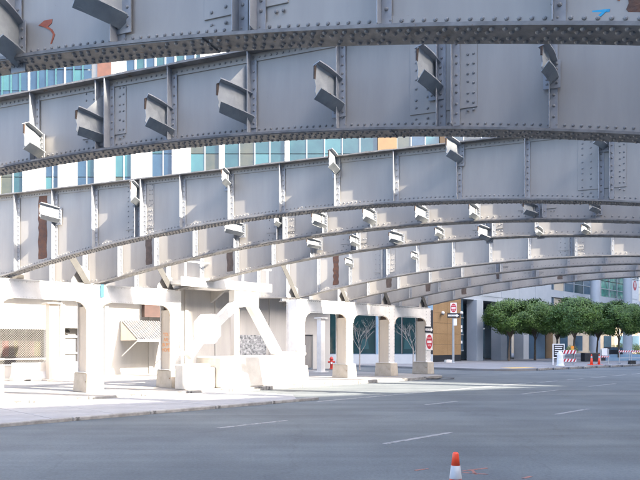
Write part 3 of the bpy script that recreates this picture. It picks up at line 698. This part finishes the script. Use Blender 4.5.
# entrance block
a_s = ar(461.5)
en = thing('entrance_building', 'pale blue building with square pillars and tall glass doors behind the trees', 'building', RD(a_s, BR, .15), RZ)
def ex(px): return ar(px)-a_s
E1 = ex(553)
def eb(x0, x1, y0, y1, z0, z1, m, name, parent=en, bevel=0): return MB().box(x0, x1, y0, y1, z0, z1).build(name, m, parent, bevel=bevel)
ZL = zr(490, 301)-.15
eb(0, E1, .2, 8, ZL, 13, 'bluewhite', 'upper_wall')
eb(0, E1, 5.5, 8, -.1, ZL, 'bluepanel', 'back_wall')
for pr in (482, 505.7, 527.6):
    x = ex(pr); eb(x-1.25, x, -.15, 1.05, -.1, ZL-.003, 'bluewhite', 'pillar', bevel=.02)
eb(ex(535), ex(546), .1, 2, -.1, ZL-.003, 'bluepanel', 'panel_wall'); eb(ex(546), E1, .0, 2, -.1, ZL-.003, 'tan', 'tan_pier')
eb(0, ex(468.3), 1.2, 1.3, -.1, ZL, 'bluepanel', 'side_wall')
w_ = eb(0, ex(468)-.1, .5, .56, 1.0, ZL, 'g_bluegrey', 'window')
for z in (1.0, 2.6, 4.3): eb(0, ex(468)-.1, .42, .499, z, z+.1, 'alu', 'frame', w_)
for z in (1.75, 2.9, 3.3): eb(.15, ex(468)-.3, .47, .498, z, z+.28, 'sign_white', 'sticker', w_)
for p0, p1 in ((483, 505.7-7), (506.5, 521), (528.5, 534.8)):
    x0, x1 = ex(p0), ex(p1)
    d_ = eb(x0, x1, 1.7, 1.75, -.05, .12, 'bluepanel', 'glass_door')
    n_ = 3
    for j in range(n_):
        xa, xb = x0+(x1-x0)*j/n_, x0+(x1-x0)*(j+1)/n_
        eb(xa+.06, xb-.06, 1.70, 1.74, .14, 3.3, 'g_bluegrey', 'pane', d_); eb(xa+.06, xb-.06, 1.70, 1.74, 3.45, ZL-.1, 'g_bluegrey', 'pane', d_)
        eb(xa-.05, xa+.05, 1.62, 1.8, .14, ZL-.1, 'bluewhite', 'frame', d_)
    eb(x0, x1, 1.64, 1.78, 3.31, 3.44, 'bluewhite', 'frame', d_)
for j in range(5):
    eb(.3+(E1-.6)*j/5, .3+(E1-.6)*(j+1)/5-.3, .16, .199, ZL+.5, ZL+2.6, 'bluewhite', 'cladding_panel')
# glass hall with round columns, open below
a_h = ar(553)
hl = thing('glass_hall', 'glass fronted hall with two round pale columns behind the right trees', 'building', RD(a_h, BR-1.2, .15), RZ)
def hx(px): return ar(px, BR-1.2)-a_h
def hb(x0, x1, y0, y1, z0, z1, m, name, parent=hl): return MB().box(x0, x1, y0, y1, z0, z1).build(name, m, parent)
HX1 = hx(690)
zb0 = zr(575, 298)-.15; zb1 = zr(575, 291)-.15
hb(.05, HX1, 0, .5, zb0, zb1, 'bluewhite', 'spandrel'); hb(.05, HX1, 0, .5, 13.2, 14.2, 'bluewhite', 'spandrel')
hb(.05, HX1, 5, 6, 5.0, 14.2, 'bluepanel', 'back_wall'); hb(.05, HX1, .1, 6, 14.2, 14.5, 'bluewhite', 'roof')
hb(.05, HX1, .1, 5.9, 4.6, 4.9, 'bluewhite', 'floor_slab')
n_ = 20
for j in range(n_):
    x0, x1 = HX1*j/n_, HX1*(j+1)/n_
    gm = 'g_green' if x0 > hx(601) and x1 < hx(628) else ('g_bluegrey', 'g_teal', 'g_bluegrey', 'facade_tan')[(j*3) % 4]
    for z0, z1 in ((4.95, zb0-.05), (zb1+.05, (zb1+13.2)/2-.05), ((zb1+13.2)/2+.05, 13.15)):
        w_ = hb(x0+.12, x1-.06, .2, .25, z0, z1, gm, 'window')
        hb(x0-.02, x0+.1, .1, .35, z0, z1, 'alu', 'frame', w_)
        hb(x0+.12, x1-.06, .12, .199, (z0+z1)/2-.04, (z0+z1)/2+.04, 'alu', 'frame', w_)
for p in (595.3, 627.5, 660):
    a = ar(p, BR+1); x = a-a_h; wd = .62
    MB().lathe([(wd, -.1), (wd, 14)], c=(x, -2.2, 0), n=24).build('round_column', 'bluewhite', hl, smooth=False)
# banner with red round mark
ab = ar(631.5, BR+1.4); zt_ = zr(636, 281, BR+1.4); zb_ = zr(636, 304, BR+1.4)
bn = thing('banner', 'white street banner with a red round emblem at the right edge', 'banner', RD(ab, BR+1.4, zb_), RZ)
MB().box(0, 2.9, 0, .02, 0, zt_-zb_).build('cloth', 'sign_white', bn)
MB().tube((1.35, -.002, zt_-zb_-.7), (1.35, -.012, zt_-zb_-.7), .72, n=28).build('emblem', 'sign_red', bn)
MB().prism([(.95, -1.0), (1.2, -.95), (1.35, -.35), (1.5, -.95), (1.75, -1.0), (1.5, -.2), (1.2, -.2)], -.013, -.017, lambda p, q, d: (p, d, zt_-zb_+q)).build('emblem_mark', 'sign_white', bn)
MB().box(.3, 2.4, -.008, -.002, .55, .75).build('text_line', 'alu', bn)
MB().tube((-.1, .05, -zb_+.15), (-.1, .05, zt_-zb_+.3), .07, n=8).build('pole', 'bluepanel', bn)
MB().tube((-.1, .01, zt_-zb_+.05), (2.95, .01, zt_-zb_+.05), .03, n=6).build('arm', 'alu', bn)

# far sunlit street end beyond the hall
fs_ = thing('far_building', 'sunlit cream building glimpsed under the trees far behind the hall', 'building', (48, 128, .0), math.radians(12))
MB().box(-34, 40, 0, 8, 0, 16).build('wall', 'facade_tan', fs_)
for j in range(22):
    w_ = MB().box(-33+3.3*j, -31.3+3.3*j, -.06, -.003, .6, 3.6).build('window', 'g_bluegrey', fs_)
    MB().box(-33.1+3.3*j, -31.2+3.3*j, -.12, -.061, .45, .6).build('sill', 'bluewhite', w_)
    MB().box(-33+3.3*j, -31.3+3.3*j, -.06, -.003, 5.6, 8.6).build('window', 'g_bluegrey', fs_)
slab('pavement', [(95, -70), (150, -70), (150, -110), (95, -110)], -.02, .09, 'pave')

# ------------------------------------------------------------------ unseen blocks added across the street to shade it
def block(poly, h, lab):
    c = Vector((sum(p[0] for p in poly)/len(poly), sum(p[1] for p in poly)/len(poly), 0))
    t = thing('shade_block', lab, 'building', c, 0, 'unseen shade blocks across the street')
    q = [(p[0]-c.x, p[1]-c.y) for p in poly]
    MB().prism(q, 0, h, lambda a, b, z: (a, b, z)).build('wall', 'office', t)
    wn = MB(); P0, P1 = Vector(q[0]), Vector(q[1]); d = (P1-P0); L = d.length; d.normalize(); n = Vector((-d.y, d.x))
    if n.y < 0 and abs(n.y) > abs(n.x) or n.x > 0 and abs(n.x) > abs(n.y): n = -n
    x = 1.5
    while x < L-2.6:
        z = 1.2
        while z < h-2.5:
            pts = [P0+d*x, P0+d*(x+1.9), P0+d*(x+1.9)+n*.06, P0+d*x+n*.06]
            wn.prism([tuple(v) for v in pts], z, z+2.1, lambda a, b, zz: (a, b, zz)); z += 3.6
        x += 3.2
    wn.build('windows', 'g_bluegrey', t, 'stuff')
block([(-50, -62.05), (63, -.73), (63, -22), (-40, -80)], 42.5, 'long unseen block added behind the viewpoint to shade the street')
block([(70, -6.9), (82, 118), (94, 111), (82, -13.8)], 80, 'unseen block added outside the right edge to shade trees and columns')

# ------------------------------------------------------------------ street trees
def leaf_crown(seed, rx, rz, zc, n):
    rd = random.Random(seed); v = []; f = []
    cl = []
    for _ in range(70):
        th = rd.uniform(0, 2*math.pi); cz = rd.uniform(-.92, 1); rr = math.sqrt(1-cz*cz); k = rd.uniform(.62, .97)
        cl.append(Vector((rr*math.cos(th)*rx*k, rr*math.sin(th)*rx*k, cz*rz*k)))
    for _ in range(n):
        c = rd.choice(cl); p = c+Vector((rd.gauss(0, .29), rd.gauss(0, .29), rd.gauss(0, .24)))
        if (p.x/rx)**2+(p.y/rx)**2+(p.z/rz)**2 > 1.12+.1*math.sin(5*math.atan2(p.y, p.x)+3*p.z): continue
        nn = (p.normalized()*1.1+Vector((rd.uniform(-1, 1), rd.uniform(-1, 1), rd.uniform(-.4, 1)))).normalized()
        a = nn.orthogonal().normalized(); a.rotate(Matrix.Rotation(rd.uniform(0, 6.28), 3, nn)); b = nn.cross(a)
        s = rd.uniform(.055, .10); o = len(v); p = p+Vector((0, 0, zc))
        v += [tuple(p-a*s), tuple(p+b*s*.55), tuple(p+a*s*1.1), tuple(p-b*s*.55)]; f.append((o, o+1, o+2, o+3))
    return MB().add(v, f)
def street_tree(seed):
    t = thing('street_tree', 'x', 'tree', (0, 0, .15), 0, 'clipped round street trees along the right sidewalk')
    rd = random.Random(seed+50)
    tr = MB(); p = Vector((0, 0, -.05)); r = .13
    for i in range(5):
        q = p+Vector((rd.uniform(-.06, .06), rd.uniform(-.06, .06), .52)); tr.tube(p, q, r, r*.9, 8, False); p = q; r *= .9
    top = p
    for i in range(9):
        th = i*2.4; e = Vector((math.cos(th)*rd.uniform(.8, 1.7), math.sin(th)*rd.uniform(.8, 1.7), rd.uniform(.9, 2.6))); md_ = top+e*.45+Vector((0, 0, .2))
        st_ = top-Vector((0, 0, rd.uniform(0, .6)))
        tr.tube(st_, md_, r*.6, r*.4, 6, False); tr.tube(md_, top+e, r*.4, r*.15, 5, False)
    tr.build('trunk', 'bark', t)
    leaf_crown(seed, 2.45, 1.85, 4.4, 24000).build('crown', 'leaf', t)
    return t
TRS = [(509, 64, 1.0, 'round green street tree in front of the square pillars, leftmost of the row'), (535, 67, 1.02, 'green street tree in front of the blue panel wall, second from the left'),
       (574, 61, 1.0, 'largest round street tree, over the striped barricade and the white barrel'), (597, 68, .98, 'street tree standing behind the orange cones'),
       (619, 66, .98, 'street tree over the red and white railing, left of the banner'), (643, 71, 1.0, 'street tree cut by the right edge of the photo'),
       (556, 74, .95, 'slim street tree standing behind the notice board')]
pr = [street_tree(3), street_tree(11), street_tree(23)]
for i, (px, Y, sc, lb) in enumerate(TRS):
    loc = ((px-320)/FOC*Y, Y, .15)
    if i < 3: o = pr[i]; o.location = loc; o.rotation_euler = (0, 0, i*1.3); o['label'] = lb
    else: o = copy_tree(pr[i % 3], loc, 1.1+i*1.7, lb)
    o.scale = (sc*1.02, sc*1.02, sc)
# bare winter trees
def bare(px, Y, h, seed, lb):
    t = thing('bare_tree', lb, 'tree', ((px-320)/FOC*Y, Y, .13), 0, 'leafless trees in front of the dark glass'); rd = random.Random(seed); tr = MB(); br = MB()
    tr.tube((0, 0, -.05), (.02, 0, 1.4), .05, .035, 7, False); tr.build('trunk', 'barebark', t)
    def grow(p, d, l, r, n):
        q = p+d*l; br.tube(p, q, r*.62, r*.42, 5, False)
        if n == 0: return
        for _ in range(3 if n > 2 else 2):
            e = (d+Vector((rd.uniform(-.75, .75), rd.uniform(-.75, .75), rd.uniform(-.05, .35)))).normalized(); grow(q, e, l*rd.uniform(.62, .85), r*.64, n-1)
    for i in range(4): grow(Vector((.02, 0, 1.0+.13*i)), Vector((math.cos(i*1.7)*.55, math.sin(i*1.7)*.5, .9)).normalized(), h*.2, .032, 4)
    br.build('branches', 'barebark', t)
bare(359.5, 43, 3.5, 4, 'leafless pale tree between the first two right columns'); bare(413, 44, 3.6, 9, 'leafless pale tree left of the column with traffic signs')
# yellow-green shrubs and a dark parked car in the far sun
for i, (px, Y, r) in enumerate(((619, 104, 1.3), (637, 102, 1.2), (572, 108, 1.0))):
    t = thing('shrub', ['yellow green shrub right of the round column, far behind the trees', 'yellow green shrub at the right edge, far behind the trees', 'small yellow shrub far behind the notice board'][i], 'shrub', ((px-320)/FOC*Y, Y, .05), 0, 'shrubs in the far sun')
    leaf_crown(30+i, r, r*.8, r*.85, 1500).build('foliage', 'leaf2', t); MB().tube((0, 0, -.02), (0, 0, r*.8), .05, n=6).build('stem', 'bark', t)
X, Y = (614-320)/FOC*96, 96
t = thing('parked_car', 'dark car parked far away behind the tree trunks', 'car', (X, Y, .03), math.radians(8))
MB().prism([(-2.1, .35), (2.1, .35), (2.15, .75), (1.3, .92), (.75, 1.4), (-.95, 1.42), (-1.7, .98), (-2.15, .9)], -.85, .85, lambda p, q, d: (p, d, q)).build('body', 'planter', t, bevel=.08)
MB().prism([(1.12, .95), (.7, 1.33), (-.9, 1.35), (-1.45, 1.0)], -.862, .862, lambda p, q, d: (p, d, q)).build('window', 'g_bluegrey', t)
for sx in (-1.35, 1.35):
    for sy in (-.78, .78): MB().tube((sx, sy-.1, .32), (sx, sy+.1, .32), .33, n=14).build('wheel', 'black', t)

# ------------------------------------------------------------------ signs
def sign_face(t, y, w_, h_, zc, kind, rz=0):
    if kind == 'dne':
        p = MB().box(-w_/2, w_/2, y-.012, y, zc-h_/2, zc+h_/2).build('sign_plate', 'sign_white', t)
        n_ = 28; rx, ry = w_*.45, h_*.43
        MB().prism([(rx*math.cos(2*math.pi*i/n_), zc+ry*math.sin(2*math.pi*i/n_)) for i in range(n_)], y-.0125, y-.015, lambda a, b, c: (a, c, b)).build('disc', 'sign_red', p)
        MB().box(-rx*.72, rx*.72, y-.018, y-.0155, zc-h_*.075, zc+h_*.075).build('bar', 'sign_white', p)
        for s_, dz in (('DO NOT', .22), ('ENTER', -.22)):
            text_mesh('lettering', s_, h_*.145, 'sign_white', p, Matrix.Translation((0, y-.0165, zc+dz*h_)) @ UP, .001, sx=1.0 if w_ > h_*.8 else .75)
    else:
        p = MB().box(-w_/2, w_/2, y-.012, y, zc-h_/2, zc+h_/2).build('sign_plate', 'sign_black', t)
        a = w_*.43; b = h_*.17; hd = h_*.36
        MB().prism([(-a, zc-b), (a*.55, zc-b), (a*.55, zc-hd), (a*1.0, zc), (a*.55, zc+hd), (a*.55, zc+b), (-a, zc+b)], y-.0125, y-.015, lambda p_, q, d: (p_, d, q)).build('arrow', 'sign_white', p)
        text_mesh('lettering', 'ONE WAY', h_*.26, 'sign_black', p, Matrix.Translation((-a*.22, y-.0165, zc)) @ UP, .001)
    return p
cx = acol(7); 
t = thing('one_way_sign', 'small black one way sign with white arrow on the last white column', 'sign', RD(cx+.02, BC+ND+.022, 2.62), RZ, None)
sign_face(t, 0, .80, .34, .0, 'ow'); MB().box(-.1, .1, .0, .02, -.1, .1).build('bracket', 'alu', t)
t = thing('do_not_enter_sign', 'red and white do not enter sign on the last white column', 'sign', RD(cx+.04, BC+ND+.022, 1.93), RZ, None)
sign_face(t, 0, .66, .94, .0, 'dne'); MB().box(-.1, .1, .0, .02, -.1, .1).build('bracket', 'alu', t)
YP = 57.0; XP = (453.2-320)/FOC*YP; sc_ = YP/FOC
t = thing('sign_pole', 'grey pole with do not enter and one way signs in front of the tan corner', 'sign pole', (XP, YP, .1))
MB().tube((0, 0, -.05), (0, 0, 5.1), .11, .10, 12).build('pole', 'alu', t); MB().lathe([(.24, -.05), (.24, .03), (.13, .08)], n=12).build('base', 'alu', t)
sign_face(t, -.13, .56, .92, EYE+(HZN-308)*sc_-.1, 'dne'); 
p_ = sign_face(t, -.15, 1.12, .42, EYE+(HZN-315.6)*sc_-.1, 'ow')
MB().box(.0, .30, -.13, -.115, EYE+(HZN-325.5)*sc_-.1, EYE+(HZN-318.6)*sc_-.1).build('notice_plate', 'sign_white', t)
X, Y = GP(446.5, 364); 
t = thing('concrete_block', 'small pale concrete block at the foot of the grey sign pole', 'block', (X, 58, .15), .3)
MB().hexa([(-.38, -.2, -.01), (.38, -.2, -.01), (.38, .2, -.01), (-.38, .2, -.01), (-.33, -.16, .26), (.33, -.16, .26), (.33, .16, .26), (-.33, .16, .26)]).build('block', 'plinth', t, bevel=.02)
MB().box(-.12, .12, -.05, .05, .262, .285).build('lifting_plate', 'alu', t)

# ------------------------------------------------------------------ cones, barricades, notice board, barrel
def cone_thing(h, lab, loc, group=None):
    t = thing('traffic_cone', lab, 'cone', loc, .4, group); k = h/.71
    MB().box(-.18*k, .18*k, -.18*k, .18*k, 0, .035*k).build('base', 'cone', t, bevel=.012*k)
    def rr(z): return (.104-(.104-.027)*(z-.035)/(.71-.035))
    MB().lathe([(rr(.035)*k, .035*k), (rr(.475)*k, .475*k)], n=24).build('lower_body', 'cone', t, smooth=True)
    MB().lathe([(rr(.46)*k*1.06, .46*k), (rr(.46)*k*1.06, .465*k), (rr(.585)*k*1.06, .585*k)], n=24).build('reflective_collar', 'coneband', t, smooth=True)
    MB().lathe([(rr(.57)*k, .57*k), (rr(.695)*k, .695*k), (rr(.71)*k*.8, .708*k), (rr(.71)*k*.55, .71*k), (rr(.71)*k*.5, .69*k)], n=24).build('tip', 'cone', t, smooth=True)
    return t
sN = 104.0; Yc = FOC/sN
cone_thing(.72, 'orange traffic cone with a white collar, nearest, cut by the bottom edge', ((455.6-320)/FOC*Yc, Yc, .0))
c1 = cone_thing(.86, 'orange cone on the far sidewalk, left of the pair', ((591.5-320)/FOC*51, 51, .15), 'pair of cones by the granite planter')
copy_tree(c1, ((599.2-320)/FOC*51.5, 51.5, .15), .9, 'orange cone partly hidden by the sign stand, right of the pair')
# notice board
Y = 51.0; X = (558.5-320)/FOC*Y; q = Y/FOC
t = thing('notice_board', 'white framed notice board on legs under the street trees', 'sign', (X, Y, .15))
MB().box(-.44, .44, -.02, .02, .62, 1.66).build('panel', 'sign_black', t)
for x in (-.44, .44): MB().box(x-.035, x+.035, -.04, .04, 0, 1.7).build('frame', 'sign_white', t)
for z in (.6, 1.66): MB().box(-.404, .404, -.035, .035, z-.04, z+.04).build('frame', 'sign_white', t)
for j in range(4): MB().box(-.3, .32-.05*(j % 2), -.026, -.021, 1.46-.17*j, 1.53-.17*j).build('printed_line', 'sign_white', t)
MB().box(.0, .36, -.026, -.021, .75, .9).build('printed_block', 'g_blue', t)
Y = 49.0; X = (560.2-320)/FOC*Y
t = thing('channelizer_drum', 'white barrel standing in front of the notice board', 'barrel', (X, Y, .15))
MB().lathe([(.32, 0), (.32, .06), (.25, .08), (.25, .5), (.235, .52), (.235, .9), (.22, .92), (.22, 1.02), (.1, 1.05)], n=20).build('drum', 'sign_white', t)
MB().box(-.37, .37, -.1, .1, .84, .90).build('rim', 'sign_white', t); MB().box(-.12, .12, -.03, .03, 1.05, 1.12).build('handle', 'sign_white', t)
def striped(t, x0, x1, z0, z1, y, n):
    b = MB().box(x0, x1, y-.02, y, z0, z1).build('striped_rail', 'sign_white', t)
    w_ = (x1-x0)/n
    for j in range(n):
        xa = x0+w_*j; MB().prism([(xa, z0), (xa+w_*.5, z0), (xa+w_*.95, z1), (xa+w_*.45, z1)], y-.0205, y-.023, lambda p, q_, d: (p, d, q_)).build('stripe', 'sign_red', b)
    return b
Y = 50.5; X = (569.5-320)/FOC*Y
t = thing('barricade', 'red and white striped barricade with an amber lamp beside the white barrel', 'barricade', (X, Y, .15), -.15, 'striped barricades')
striped(t, -.5, .5, .92, 1.2, -.05, 4); striped(t, -.5, .5, .28, .52, -.05, 4)
for x in (-.38, .38):
    bar((x, 0), (x+.02, 1.25), .05, -.049, -.0).build('leg', 'alu', t); MB().hexa([(x-.02, .0, 1.2), (x+.02, 0, 1.2), (x+.02, .04, 1.2), (x-.02, .04, 1.2), (x-.02, .5, 0), (x+.02, .5, 0), (x+.02, .54, 0), (x-.02, .54, 0)]).build('leg', 'alu', t)
la = MB().tube((.22, -.05, 1.42), (.22, .03, 1.42), .12, n=14).build('warning_lamp', 'orange', t); MB().box(.1, .34, -.06, .06, 1.2, 1.32).build('battery_box', 'yellow', la)
Y = 50.5; X = (604.5-320)/FOC*Y
t = thing('sign_stand', 'folding barricade carrying a white sign beside the orange cones', 'barricade', (X, Y, .15), .1)
MB().box(-.26, .22, -.06, -.03, .78, 1.34).build('sign_plate', 'sign_white', t); striped(t, -.36, .36, .62, .74, -.03, 4)
for x in (-.33, .33):
    MB().box(x-.025, x+.025, -.03, .02, 0, 1.3).build('leg', 'alu', t); MB().box(x-.02, x+.02, -.4, .5, 0, .05).build('foot', 'alu', t)
MB().box(-.33, .33, -.02, .0, .3, .36).build('cross_bar', 'alu', t)
for i, (p0, p1, Y) in enumerate(((618.5, 630, 55), (630.5, 642, 55), (642.5, 654, 55))):
    X0, X1 = (p0-320)/FOC*Y, (p1-320)/FOC*Y; L = X1-X0
    t = thing('barricade', ['red and white striped railing barricade, leftmost of the run by the banner', 'second striped railing barricade of the run, over the black box', 'striped railing barricade cut by the right edge of the photo'][i], 'barricade', (X0, Y, .15), 0, 'striped barricades')
    striped(t, 0, L, .98, 1.14, -.03, 5); MB().box(0, L, -.04, .0, .46, .53).build('lower_rail', 'alu', t)
    for x in (.07, L-.07):
        MB().box(x-.025, x+.025, -.028, .02, 0, 1.2).build('leg', 'alu', t); MB().box(x-.03, x+.03, -.35, .35, 0, .05).build('foot', 'alu', t)
X = (632-320)/FOC*54
t = thing('crate', 'small black box at the foot of the striped railing', 'box', (X, 54, .15), .1)
MB().hexa([(-.28, -.18, -.01), (.28, -.18, -.01), (.28, .18, -.01), (-.28, .18, -.01), (-.25, -.16, .26), (.25, -.16, .26), (.25, .16, .26), (-.25, .16, .26)]).build('body', 'black', t, bevel=.02)
MB().box(-.29, .29, -.19, .19, .262, .30).build('lid', 'black', t)
Y = 62.0
t = thing('planter', 'long dark granite planter wall behind the orange cones', 'planter', ((593-320)/FOC*Y, Y, .15), .1)
MB().box(-1.05, 1.05, -.4, .4, -.02, .82).build('body', 'planter', t, bevel=.03); MB().box(-1.0, 1.0, -.35, .35, .822, .84).build('soil', 'bark', t)
t = thing('low_wall', 'low blue grey stepped wall behind the striped railings', 'wall', ((612-320)/FOC*66, 66, .15), .1)
MB().box(-1, 7, 0, .6, -.02, .62).build('upper_step', 'bluepanel', t, bevel=.02); MB().box(-1, 7, -.6, -.003, -.02, .32).build('lower_step', 'bluepanel', t, bevel=.02)
# black debris at the plaza corner
X, Y = GP(440, 379.8)
t = thing('debris', 'crumpled black sheet lying on the kerb by the last column', 'debris', (X, Y, .005))
v = []; f = []; rd = random.Random(2)
for i in range(6):
    for j in range(4): v.append((-.7+.28*i+rd.uniform(-.06, .06), -.2+.13*j+rd.uniform(-.04, .04), .02+rd.uniform(0, .09)))
for i in range(5):
    for j in range(3): f.append((i*4+j, (i+1)*4+j, (i+1)*4+j+1, i*4+j+1))
MB().add(v, f).build('sheet', 'black', t)
